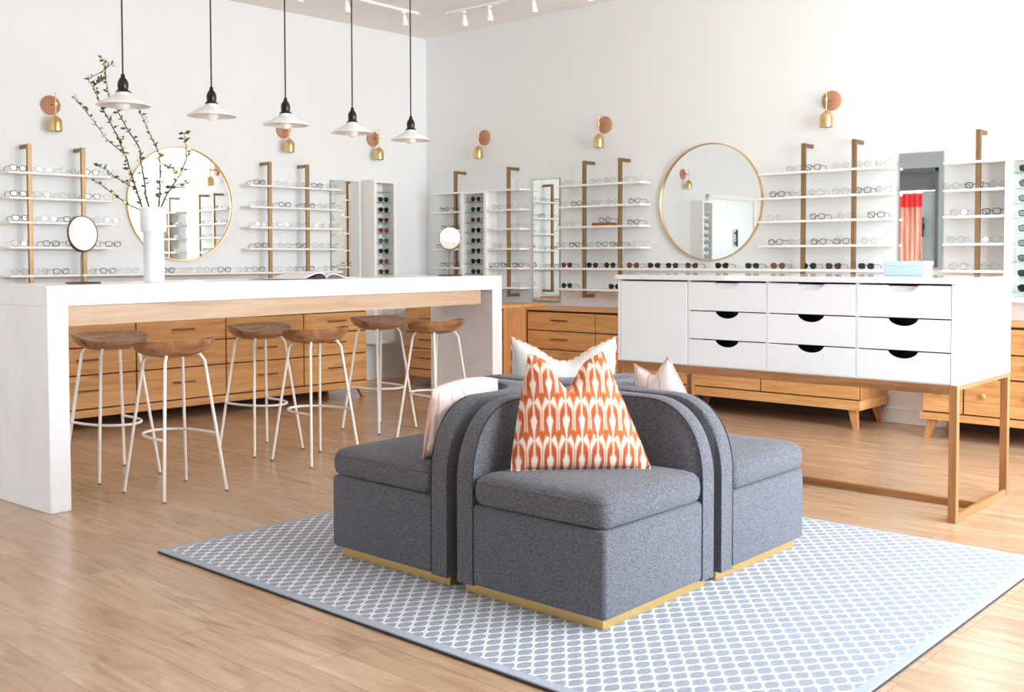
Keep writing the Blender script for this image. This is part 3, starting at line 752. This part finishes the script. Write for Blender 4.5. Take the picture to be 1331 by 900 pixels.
# ------------------------------------------------------------------ stools
def make_stool(label, loc, rot, group):
    t = thing('bar_stool', label, 'stool', loc, rot, group)      # sitter's side is +x, footrest bows to -x
    Z = .765
    def top(u, v):
        # u angle, v radius
        return None
    nseg, nr = 48, 9
    b = bmesh.new(); ring_t, ring_b = [], []
    def outline(a):
        c, s = cos(a), sin(a)
        x = .165 * math.copysign(abs(c) ** .85, c); y = .205 * math.copysign(abs(s) ** .85, s)
        if x < 0: x *= .88
        return x, y
    ct = b.verts.new((-.01, 0, Z - .016)); cb = b.verts.new((0, 0, Z - .066))
    for i in range(1, nr + 1):
        f = i / nr; rt, rb_ = [], []
        for k in range(nseg):
            a = 2 * pi * k / nseg; x, y = outline(a)
            q = min(1, max(0, (cos(a) + .80) / 1.0)); rim = .003 + .036 * q * q * (3 - 2 * q)
            zt = Z - .016 + (rim + .006) * f ** 2.6
            if i == nr: zt -= .004
            fb = f * .97
            zb = Z - .066 + (.034 + rim * .7) * f ** 3.8
            rt.append(b.verts.new((x * f, y * f, zt))); rb_.append(b.verts.new((x * fb, y * fb, min(zb, zt - .012))))
        ring_t.append(rt); ring_b.append(rb_)
    for R, c, fl in ((ring_t, ct, 0), (ring_b, cb, 1)):
        for k in range(nseg):
            j = (k + 1) % nseg
            b.faces.new([c, R[0][k], R[0][j]])
            for i in range(nr - 1): b.faces.new([R[i][k], R[i + 1][k], R[i + 1][j], R[i][j]])
    for k in range(nseg):
        j = (k + 1) % nseg; b.faces.new([ring_t[-1][k], ring_b[-1][k], ring_b[-1][j], ring_t[-1][j]])
    bmesh.ops.recalc_face_normals(b, faces=b.faces)
    m = MB(); m._take(b); part('seat', m, M['walnut'], t, smooth=70)
    rt = .0085; legs = {}
    for sx in (-1, 1):
        for sy in (-1, 1):
            foot, head = Vector((sx * .182, sy * .182, .004)), Vector((sx * .095, sy * .112, Z - .060)); legs[sx, sy] = (foot, head)
            l = part('leg', MB().tube([foot, head * .96 + foot * .04, head + Vector((-sx * .012, -sy * .014, .006)), head + Vector((-sx * .05, -sy * .055, .012))], rt, 10), M['stool_white'], t)
            part('foot_pad', MB().lathe([(0, 0.0003), (.009, .0003), (.009, .008), (0, .008)], 12, mx=Matrix.Translation((foot.x, foot.y, 0))), M['rubber'], l)
    at = lambda k, z: legs[k][0] + (legs[k][1] - legs[k][0]) * ((z - .004) / (legs[k][1].z - .004))
    zf = .30; A, B_, C_, D_ = at((1, -1), zf), at((-1, -1), zf), at((-1, 1), zf), at((1, 1), zf)
    pts = []
    for k in range(25):
        a = pi * k / 24
        pts.append((A.x - (abs(sin(a)) ** .8) * (A.x - B_.x + .045), -cos(a) * (abs(A.y)) * (1 + .10 * sin(a)), zf))
    part('footrest', MB().tube(pts, .0075, 10), M['stool_white'], t)
    return t
g = 'white wire bar stools with wooden seats'
st = make_stool('wooden-seat white bar stool nearest the camera, left end of the counter', (3.015, -4.657, 0), (0, 0, .045), g)
for (x, y), r, lb in (((2.36, -4.66), pi + .05, 'wooden-seat white bar stool tucked behind the counter, leftmost in the photo'),
                      ((2.865, -3.645), .03, 'wooden-seat white bar stool in front of the counter, middle pair'),
                      ((2.343, -3.67), pi + .03, 'wooden-seat white bar stool behind the counter, middle pair'),
                      ((2.85, -2.64), .04, 'wooden-seat white bar stool in front, nearest the counter right panel'),
                      ((2.275, -2.635), pi + .06, 'wooden-seat white bar stool behind the counter, farthest from the camera')):
    clone(st, lb, (x, y, 0), (0, 0, r))

# ------------------------------------------------------------------ pendants
def make_pendant(label, loc):
    t = thing('pendant_lamp', label, 'lamp', loc, (0, 0, 0), 'white pendant lamps over the counter')     # origin at the rim
    part('cord', MB().tube([(0, 0, .150), (0, 0, H - 2.005 - .03)], .0045, 8), M['cord'], t)
    part('canopy', MB().lathe([(0, H - 2.005 - .032), (.05, H - 2.005 - .032), (.055, H - 2.005 - .001), (0, H - 2.005 - .001)], 24), M['black'], t)
    part('socket', MB().lathe([(0, .066), (.037, .066), (.036, .071), (.027, .077), (.026, .082), (.028, .098), (.027, .116), (.020, .132), (.012, .142), (.009, .160), (0, .162)], 28), M['black'], t)
    part('shade', MB().lathe([(.030, .066), (.036, .062), (.044, .050), (.056, .044), (.095, .022), (.130, .004), (.137, -.001), (.137, -.004), (.129, .0005), (.094, .0175), (.055, .040), (.041, .046), (.034, .058), (.028, .062)], 48, closed=False), M['shade'], t)
    part('bulb', MB().lathe([(0, .055), (.016, .05), (.02, .03), (.034, .008), (.034, -.008), (.022, -.024), (0, -.03)], 24), M['bulb'], t)
    return t
pn = [('first', .582, 'white pendant lamp nearest the camera, beside the flowering twigs'), ('second', 1.125, 'second white pendant lamp from the left, clear of the twigs'),
      ('third', 1.648, 'white pendant lamp in the middle of the row of five'), ('fourth', 2.185, 'second white pendant lamp from the corner end of the row'),
      ('fifth', 2.717, 'white pendant lamp nearest the room corner')]
p0 = make_pendant(pn[0][2], ctr(pn[0][1], .3, 2.005))
for _, s, lb in pn[1:]: clone(p0, lb, ctr(s, .3, 2.005))

# ------------------------------------------------------------------ ceiling track lights
def track(label, loc, rz, length, heads):
    t = thing('track_rail', label, 'track light', loc, (0, 0, rz), 'white ceiling light tracks')
    part('rail', MB().box(0, length, -.018, .018, -.022, 0, .002), M['shade'], t)
    part('feed_box', MB().box(length * .45, length * .45 + .14, -.022, .022, -.03, 0, .003), M['shade'], t)
    for x in heads:
        h = part('lamp_head', MB().lathe([(0, -.155), (.024, -.155), (.029, -.15), (.029, -.12), (.020, -.09), (.018, -.06), (0, -.058)], 20, mx=Matrix.Translation((x, 0, 0)) @ Matrix.Rotation(.12, 4, 'X')), M['shade'], t)
        part('stem', MB().box(x - .02, x + .02, -.014, .014, -.04, -.022, .002).tube([(x, 0, -.04), (x, .006, -.062)], .006, 8), M['shade'], h)
track('white ceiling light track with small spot heads along the left wall', (.80, -.86, H - .001), -pi / 2 + .02, 1.9, (.18, .85, 1.35, 1.75))
track('white ceiling light track with small spot heads along the right wall', (1.0, -.70, H - .001), .03, 2.4, (.22, .52, 1.02, 1.6, 2.1))

# ------------------------------------------------------------------ things on the counter
V0 = Vector(ctr(.735, .28, 1.075))
solo('ceramic_vase', MB().lathe([(0, 0), (.050, 0), (.053, .004), (.053, .262), (.056, .268), (.0655, .270), (.067, .274), (.068, .395), (.066, .399), (.062, .398), (.060, .29), (.048, .27), (.046, .02), (0, .012)], 48), M['ceramic'],
     'tall white ceramic vase of flowering twigs on the counter', 'vase', V0)
UV_ = Vector((.745, .667, 0)); DV = Vector((-.667, .745, 0))
def twig(label, chains, seed):
    """chains: lists of (u, z, depth) measured from the foot of the vase; the first is the main stem"""
    r = random.Random(seed)
    t = thing('flowering_twig', label, 'branch', V0, (0, 0, 0), 'flowering twigs in the white vase')
    st, lf = MB(), MB()
    for ci, ch in enumerate(chains):
        P = []
        for i in range(len(ch) - 1):
            for k in range(4):
                f = k / 4; P.append([a + (b - a) * f for a, b in zip(ch[i], ch[i + 1])])
        P.append(list(ch[-1]))
        W = [UV_ * (u + (r.uniform(-.002, .002))) + DV * d + Vector((0, 0, z)) for u, z, d in P]
        r0 = .0049 if ci == 0 else .0028; n = len(W)
        st.tube(W, [r0 * (1 - .72 * i / (n - 1)) for i in range(n)], 6)
        for i in range(1, n):
            if W[i].z < .42: continue
            for _ in range(2 if r.random() < .72 else 1):
                c = W[i] + (W[i - 1] - W[i]) * r.random()
                d = Vector((r.uniform(-1, 1), r.uniform(-1, 1), r.uniform(-.3, 1))).normalized()
                s = r.uniform(.016, .040)
                if r.random() < .74:
                    sd = d.cross(Vector((r.uniform(-1, 1), r.uniform(-1, 1), r.uniform(-1, 1)))).normalized(); nn = d.cross(sd)
                    b = bmesh.new(); q = [c, c + d * s * .5 + sd * s * .28 + nn * s * .06, c + d * s, c + d * s * .5 - sd * s * .28 + nn * s * .06, c + d * s * .5 - nn * s * .03]
                    v = [b.verts.new(x) for x in q]
                    for tri in ((0, 1, 4), (1, 2, 4), (2, 3, 4), (3, 0, 4)): b.faces.new([v[x] for x in tri])
                    lf._take(b)
                else:
                    b = bmesh.new(); bmesh.ops.create_icosphere(b, subdivisions=1, radius=s * .26)
                    for v in b.verts: v.co = v.co * r.uniform(.75, 1.2)
                    lf._take(b, 1, Matrix.Translation(c + d * s * .4))
    part('stem', st, M['bark'], t, smooth=60)
    part('foliage', lf, [M['leaf'], M['blossom']], t, smooth=40)
def px(L, d0, d1):
    """twig sketch in 4.09x zoom units of the photo's vase close-up, turned into metres about the vase foot"""
    n = len(L); out = []
    for i, (a, b) in enumerate(L):
        X, Y = 90 + a / 4.0909, 60 + b / 4.0909
        u = (X - 199.7) * .00411; z = 1.453 - 1.075 + (275 - Y) * .00412
        d = d0 + (d1 - d0) * i / max(1, n - 1)
        out.append((u, z, d))
    return out
foot = lambda x, d: [(x, .03, d), (x * 1.1, .25, d)]
twig('tallest flowering twig, leaning left with a bent top', [foot(-.012, 0) + px([(395, 885), (380, 830), (345, 725), (320, 640), (290, 560), (262, 490), (215, 400), (175, 330), (150, 275), (120, 210), (92, 175), (165, 130), (215, 92)], 0, .06),
      px([(120, 212), (140, 190), (162, 160)], .05, .07), px([(295, 575), (210, 500), (150, 405), (100, 335), (60, 290)], .02, -.06), px([(360, 765), (310, 730), (260, 700), (220, 660), (190, 640)], .01, -.08)], 1)
twig('flowering twig reaching up past the first pendant shade', [foot(.004, .015) + px([(430, 880), (405, 800), (395, 720), (375, 600), (370, 545), (330, 480), (290, 425), (240, 330), (200, 270), (180, 190), (175, 130), (172, 80), (150, 50)], .01, .10),
      px([(240, 328), (280, 285), (318, 245)], .07, .05)], 2)
twig('upright flowering twig above the middle of the vase', [foot(.014, -.012) + px([(478, 880), (490, 800), (495, 700), (497, 620), (490, 560), (460, 500), (440, 450), (415, 390), (400, 345)], -.01, -.05), px([(497, 622), (560, 655), (590, 685)], -.02, .02)], 3)
twig('flowering twig bending to the right in front of the mirror', [foot(.03, .008) + px([(482, 880), (510, 810), (545, 745), (590, 680), (620, 590), (615, 520), (603, 460)], 0, .05), px([(545, 748), (600, 752), (640, 730)], .01, -.03)], 4)
twig('short low flowering twig leaning out to the left', [foot(-.026, -.006) + px([(385, 872), (330, 845), (270, 800), (200, 745), (160, 715)], -.02, -.07)], 5)

def table_mirror(label, loc, rz, tilt, r, h):
    t = thing('table_mirror', label, 'mirror', loc, (0, 0, rz), 'small round table mirrors')
    part('base', MB().lathe([(0, .0003), (.085, .0003), (.086, .004), (.082, .008), (0, .009)], 40), M['bronze'], t)
    m = MB(); zc = h
    m.tube([(0, .012, .006), (0, .012, zc - r - .035)], .0045, 10)
    arc = [(r * 1.06 * sin(a), .0, zc - r * 1.06 * cos(a)) for a in [(-1.0 + 2.0 * k / 16) for k in range(17)]]
    m.tube([(0, .012, zc - r - .036), (0, .004, zc - r * 1.06)], .0045, 10); m.tube(arc, .004, 8)
    part('stem', m, M['bronze'], t)
    mx = Matrix.Translation((0, 0, zc)) @ Matrix.Rotation(tilt, 4, 'X') @ Matrix.Rotation(pi / 2, 4, 'X')
    part('rim', MB().lathe([(r - .003, -.006), (r + .002, -.006), (r + .003, 0), (r + .002, .006), (r - .003, .006), (r - .005, 0), (r - .003, -.006)], 48, mx=mx, closed=False), M['bronze'], t)
    part('mirror_glass', MB().lathe([(0, -.004), (r - .0035, -.004), (r - .0035, .004), (0, .004)], 48, mx=mx), M['mirror'], t)
table_mirror('small round bronze-rimmed table mirror left of the vase', ctr(.345, .30, 1.075), 1.80, -.06, .088, .254)
table_mirror('small round table mirror at the right end of the counter', ctr(3.06, .26, 1.075), 1.02, .085, .077, .264)

def magazine():
    t = thing('open_magazine', 'open magazine lying on the counter near its middle', 'magazine', ctr(1.86, .33, 1.0755), (0, 0, ROT_C[2] + .10))
    def prof(side, lift, wid):
        P = []
        for k in range(15):
            f = k / 14; P.append((side * f * wid, lift * (sin(pi * min(1, f * 1.55) ** .62) if f * 1.55 < 1 else 0) * (1 - .25 * f) + .004))
        return P
    for sd, lift, nm, mt in ((-1, .036, 'left_pages', M['paper']), (1, .028, 'right_pages', M['paper'])):
        P = prof(sd, lift, .31 if sd < 0 else .27); Q = [(x, max(.001, z - .006)) for x, z in P]
        part(nm, MB().prism(P + Q[::-1], -.13, .13, 'Y'), mt, t, smooth=60)
    for sd, mt in ((-1, M['cover_dark']), (1, M['book_grey'])):
        P = prof(sd, .027 if sd < 0 else .019, .20); Q = [(x, .0008) for x, z in P]
        part('page_block', MB().prism(P + Q[::-1], -.128, .128, 'Y'), mt, t, smooth=60, label='plum-coloured inner pages' if sd < 0 else 'dark grey inner pages')
    part('loose_cover', MB().box(-.40, -.12, -.135, .125, .0005, .003), M['book_grey'], t)
magazine()

# ------------------------------------------------------------------ rug
RC = ((3.98 + 6.725) / 2, (-5.305 - 3.06) / 2)
t = thing('area_rug', 'large pale blue-grey trellis rug under the sofa chairs', 'rug', (RC[0], RC[1], 0))
part('pile', MB().box(-2.745 / 2, 2.745 / 2, -2.245 / 2, 2.245 / 2, .003, .013, .003), M['rug'], t)
part('perimeter', MB().box(-2.745 / 2 - .002, 2.745 / 2 + .002, -2.245 / 2 - .002, 2.245 / 2 + .002, .0004, .008, .001), M['rug_edge'], t, label='dark binding edge of the rug')  # dark strip round the lower edge of the rug

# ------------------------------------------------------------------ corner chairs
S_, TH, RB = .652, .078, .27          # side, back thickness, inner barrel radius
def chair_back_mesh():
    st = []                            # (outer xy, inner xy, height)
    def hgt(v):
        d = S_ - v; a, hb = .235, .27
        if d >= a: return .690
        return .690 - hb + hb * (1 - ((a - d) / a) ** 2.3) ** (1 / 2.1)
    vs = [S_ - .235 * (1 - cos(pi / 2 * k / 14)) for k in range(15)]
    N = 14
    c = TH + RB
    vs += [c + (vs[-1] - c) * (1 - k / 3) for k in range(1, 4)]
    for v in vs: st.append(((0, v), (TH, v), hgt(v)))
    ro = .05
    outer = [(0, c * (1 - k / 6) + ro * k / 6) for k in range(1, 6)]
    outer += [(ro - ro * cos(pi / 2 * k / 4), ro - ro * sin(pi / 2 * k / 4)) for k in range(0, 5)]
    outer += [(c * k / 6 + ro * (1 - k / 6), 0) for k in range(1, 6)]
    n = len(outer)
    for i, o in enumerate(outer):
        a = pi / 2 * (i + 1) / (n + 1)
        st.append((o, (c - RB * cos(a), c - RB * sin(a)), .690))
    st += [((o[1], o[0]), (q[1], q[0]), h) for o, q, h in reversed(st[:len(vs)])]
    b = bmesh.new(); rows = []; zb = .05
    for o, q, h in st:
        o, q = Vector((o[0], o[1], 0)), Vector((q[0], q[1], 0)); w = (q - o); L = w.length; w /= L
        e = .018
        prof = [(0, zb), (0, h - e), (e * .3, h - e * .3), (e, h), (L - e, h), (L - e * .3, h - e * .3), (L, h - e), (L, zb)]
        rows.append([b.verts.new(o + w * a + Vector((0, 0, z))) for a, z in prof])
    for A, B in zip(rows, rows[1:]):
        for k in range(8): b.faces.new([A[k], A[(k + 1) % 8], B[(k + 1) % 8], B[k]])
    b.faces.new(rows[0]); b.faces.new(rows[-1])
    bmesh.ops.recalc_face_normals(b, faces=b.faces)
    m = MB(); m._take(b); return m, st
def make_chair(label, loc, rot):
    t = thing('corner_chair', label, 'chair', loc, rot, 'four grey corner chairs set back to back')
    m, st = chair_back_mesh()
    part('backrest', m, M['sofa'], t, smooth=42)
    part('seat_base', MB().box(TH - .01, S_, TH - .01, S_, .05, .337, .018, 4), M['sofa'], t)
    # cushion with a rounded back corner
    lo, hi = TH + .006, S_ + .006; r = .20; pts = []
    for k in range(9):
        a = pi / 2 * k / 8; pts.append((lo + r - r * cos(a), lo + r - r * sin(a)))
    for cx, cy, a0 in ((hi - .035, lo + .03, -pi / 2), (hi - .04, hi - .04, 0), (lo + .03, hi - .035, pi / 2)):
        for k in range(5):
            a = a0 + pi / 2 * k / 4; rr = .035; pts.append((cx + rr * cos(a), cy + rr * sin(a)))
    b = bmesh.new(); cen = Vector(((lo + hi) / 2, (lo + hi) / 2, 0)); rows = []
    for f, z in ((.95, .341), (.982, .348), (1, .366), (1.004, .388), (.998, .408), (.98, .425), (.95, .437), (.88, .446), (.7, .454), (.4, .458)):
        rows.append([b.verts.new((cen.x + (p[0] - cen.x) * f, cen.y + (p[1] - cen.y) * f, z)) for p in pts])
    n = len(pts)
    for A, B in zip(rows, rows[1:]):
        for k in range(n): b.faces.new([A[k], A[(k + 1) % n], B[(k + 1) % n], B[k]])
    b.faces.new(rows[0][::-1]); b.faces.new(rows[-1]); bmesh.ops.recalc_face_normals(b, faces=b.faces)
    m = MB(); m._take(b); cu = part('seat_cushion', m, M['sofa'], t, smooth=40)
    part('piping', MB().tube([(cen.x + (p[0] - cen.x) * .986, cen.y + (p[1] - cen.y) * .986, .422) for p in pts], .003, 6, closed=True), M['sofa'], cu)
    # piping along the inner edge of the arms, over the arch and down to the floor
    P = [(q[0], q[1], h - .006) for o, q, h in st]
    P = [(P[0][0], S_ + .001, .06)] + [(p[0], p[1] + (.001 if i == 0 else 0), p[2]) for i, p in enumerate(P)] + [(S_ + .001, P[-1][1], .06)]
    part('arm_piping', MB().tube(P, .0022, 6), M['piping'], t)
    part('plinth', MB().box(.012, S_ - .03, .012, S_ - .03, .0132, .051, .001), M['plinth_brass'], t)
    return t
CC = (5.2475, -4.2); G = .027
ch = make_chair('grey corner chair facing the camera with the orange patterned cushion', (CC[0] + G, CC[1] - G, 0), (0, 0, -pi / 2))
clone(ch, 'grey corner chair on the left holding a blush cushion seen edge-on', (CC[0] - G, CC[1] - G, 0), (0, 0, pi))
clone(ch, 'grey corner chair on the right, brightly lit by the windows', (CC[0] + G, CC[1] + G, 0), (0, 0, 0))
clone(ch, 'grey corner chair at the back, mostly hidden behind the other three', (CC[0] - G, CC[1] + G, 0), (0, 0, pi / 2))

# ------------------------------------------------------------------ cushions
def cushion(label, loc, rot, w, h, thick, mats, taper=1.0, dip=.08, wdip=.5, group=None, ear=.03, shear=0, rnd=0):
    """local: front faces -y, bottom edge on z=0"""
    n = 28
    def surf(sgn):
        def fn(a, b):
            u, v = a * 2 - 1, b * 2 - 1
            tv = (v + 1) / 2
            wx = w / 2 * (1 + (taper - 1) * tv ** 1.5)
            x = u * wx * (1 - .05 * (1 - v * v))
            z = h * tv * (1) + 0
            z -= dip * math.exp(-(u / wdip) ** 2) * tv ** 2
            z += ear * abs(u) ** 3 * tv ** 3
            z -= rnd * abs(u) ** 4 * tv ** 3; x += shear * tv
            bulge = max(0, (1 - abs(u) ** 2.6) * (1 - abs(v) ** 2.6)) ** .55
            y = sgn * thick / 2 * bulge - .012 * math.exp(-(u / .3) ** 2) * tv * (1 if sgn < 0 else -1) * bulge
            return Vector((x, y, z))
        return fn
    m = MB(); m.grid(surf(-1), n, n, 0); m.grid(surf(1), n, n, 1 if len(mats) > 1 else 0)
    bmesh.ops.remove_doubles(m.bm, verts=m.bm.verts, dist=.0002)
    bmesh.ops.recalc_face_normals(m.bm, faces=m.bm.faces)
    t = thing('throw_cushion', label, 'cushion', loc, rot, group)
    part('cover', m, mats, t, smooth=70)
    edge = []
    f = surf(-1)
    for k in range(n): edge.append(f(k / n, 0))
    for k in range(n): edge.append(f(1, k / n))
    for k in range(n): edge.append(f(1 - k / n, 1))
    for k in range(n): edge.append(f(0, 1 - k / n))
    part('seam', MB().tube(edge, .003, 6, closed=True), mats[0], t)
    return t
cushion('orange and white ikat cushion on the front chair', (5.625, -4.615, .457), (-.30, 0, pi / 4), .49, .39, .15, [M['ikat']], .54, .105, .36, shear=-.04)
cushion('white-backed cushion with an orange seam on the back chair', (4.945, -3.885, .457), (-.26, 0, pi / 4 + pi), .50, .385, .15, [M['ikat'], M['linen']], .92, .085, .5)
cushion('blush striped cushion leaning edge-on in the left chair', (5.030, -4.625, .455), (-.16, 0, -pi / 2 + .10), .42, .275, .14, [M['pink_plain'], M['pink']], .95, -.01, .6, ear=0, rnd=.014)
cushion('blush cushion corner peeking over the right chair back', (5.60, -3.99, .475), (-.12, .25, pi), .30, .30, .11, [M['pink_plain'], M['pink']], .55, .03, .4)

# ------------------------------------------------------------------ light
w = bpy.data.worlds.new('daylight'); SC.world = w; w.use_nodes = True
nt = w.node_tree; bg = nt.nodes['Background']
tc = nt.nodes.new('ShaderNodeTexCoord'); sp = nt.nodes.new('ShaderNodeSeparateXYZ'); nt.links.new(tc.outputs['Generated'], sp.inputs[0])
rp = nt.nodes.new('ShaderNodeValToRGB'); nt.links.new(sp.outputs[2], rp.inputs[0])
e = rp.color_ramp.elements; e[0].position, e[0].color = .0, (.55, .56, .57, 1); e[1].position, e[1].color = .5, (.68, .85, 1, 1)
nt.links.new(rp.outputs[0], bg.inputs[0]); bg.inputs[1].default_value = 14.5
def portal(loc, rot, sx, sy):
    l = bpy.data.lights.new('daylight_portal', 'AREA'); l.shape = 'RECTANGLE'; l.size, l.size_y = sx, sy; l.cycles.is_portal = True
    o = bpy.data.objects.new('daylight_portal', l); COL.objects.link(o); o.location = loc; o.rotation_euler = rot
for yc in (-4.225, -2.625, -1.025): portal((XR + .02, yc, 1.7), (0, pi / 2, 0), 2.9, 1.45)

portal((2.65, YB - .02, 1.8), (pi / 2, 0, 0), 1.5, 1.4)  # portal for the added fill opening in the back wall

# ------------------------------------------------------------------ camera
F, YAW, PIT, ROL, PY = 1367.163, .729903, .0360352, -.0023230, 384.679
fw = Vector((-sin(YAW) * cos(PIT), cos(YAW) * cos(PIT), -sin(PIT))); rt = Vector((cos(YAW), sin(YAW), 0)); up = rt.cross(fw)
r2 = cos(ROL) * rt + sin(ROL) * up; u2 = -sin(ROL) * rt + cos(ROL) * up
cam = bpy.data.cameras.new('camera'); co = bpy.data.objects.new('camera', cam); COL.objects.link(co)
co.matrix_world = Matrix(((r2.x, u2.x, -fw.x, 7.889), (r2.y, u2.y, -fw.y, -7.506), (r2.z, u2.z, -fw.z, 1.2), (0, 0, 0, 1)))
cam.sensor_width = 36; cam.sensor_fit = 'HORIZONTAL'; cam.lens = F / 1331 * 36
cam.shift_y = -(450 - PY) / 1331; cam.clip_start = .02
SC.camera = co

vs = SC.view_settings
vs.view_transform = 'Standard'; vs.look = 'None'; vs.gamma = 1; vs.use_curve_mapping = False; vs.exposure = .70
SC.cycles.use_denoising = True
SC.cycles.max_bounces = 10; SC.cycles.diffuse_bounces = 6; SC.cycles.glossy_bounces = 5; SC.cycles.transparent_max_bounces = 12
SC.cycles.sample_clamp_indirect = 8
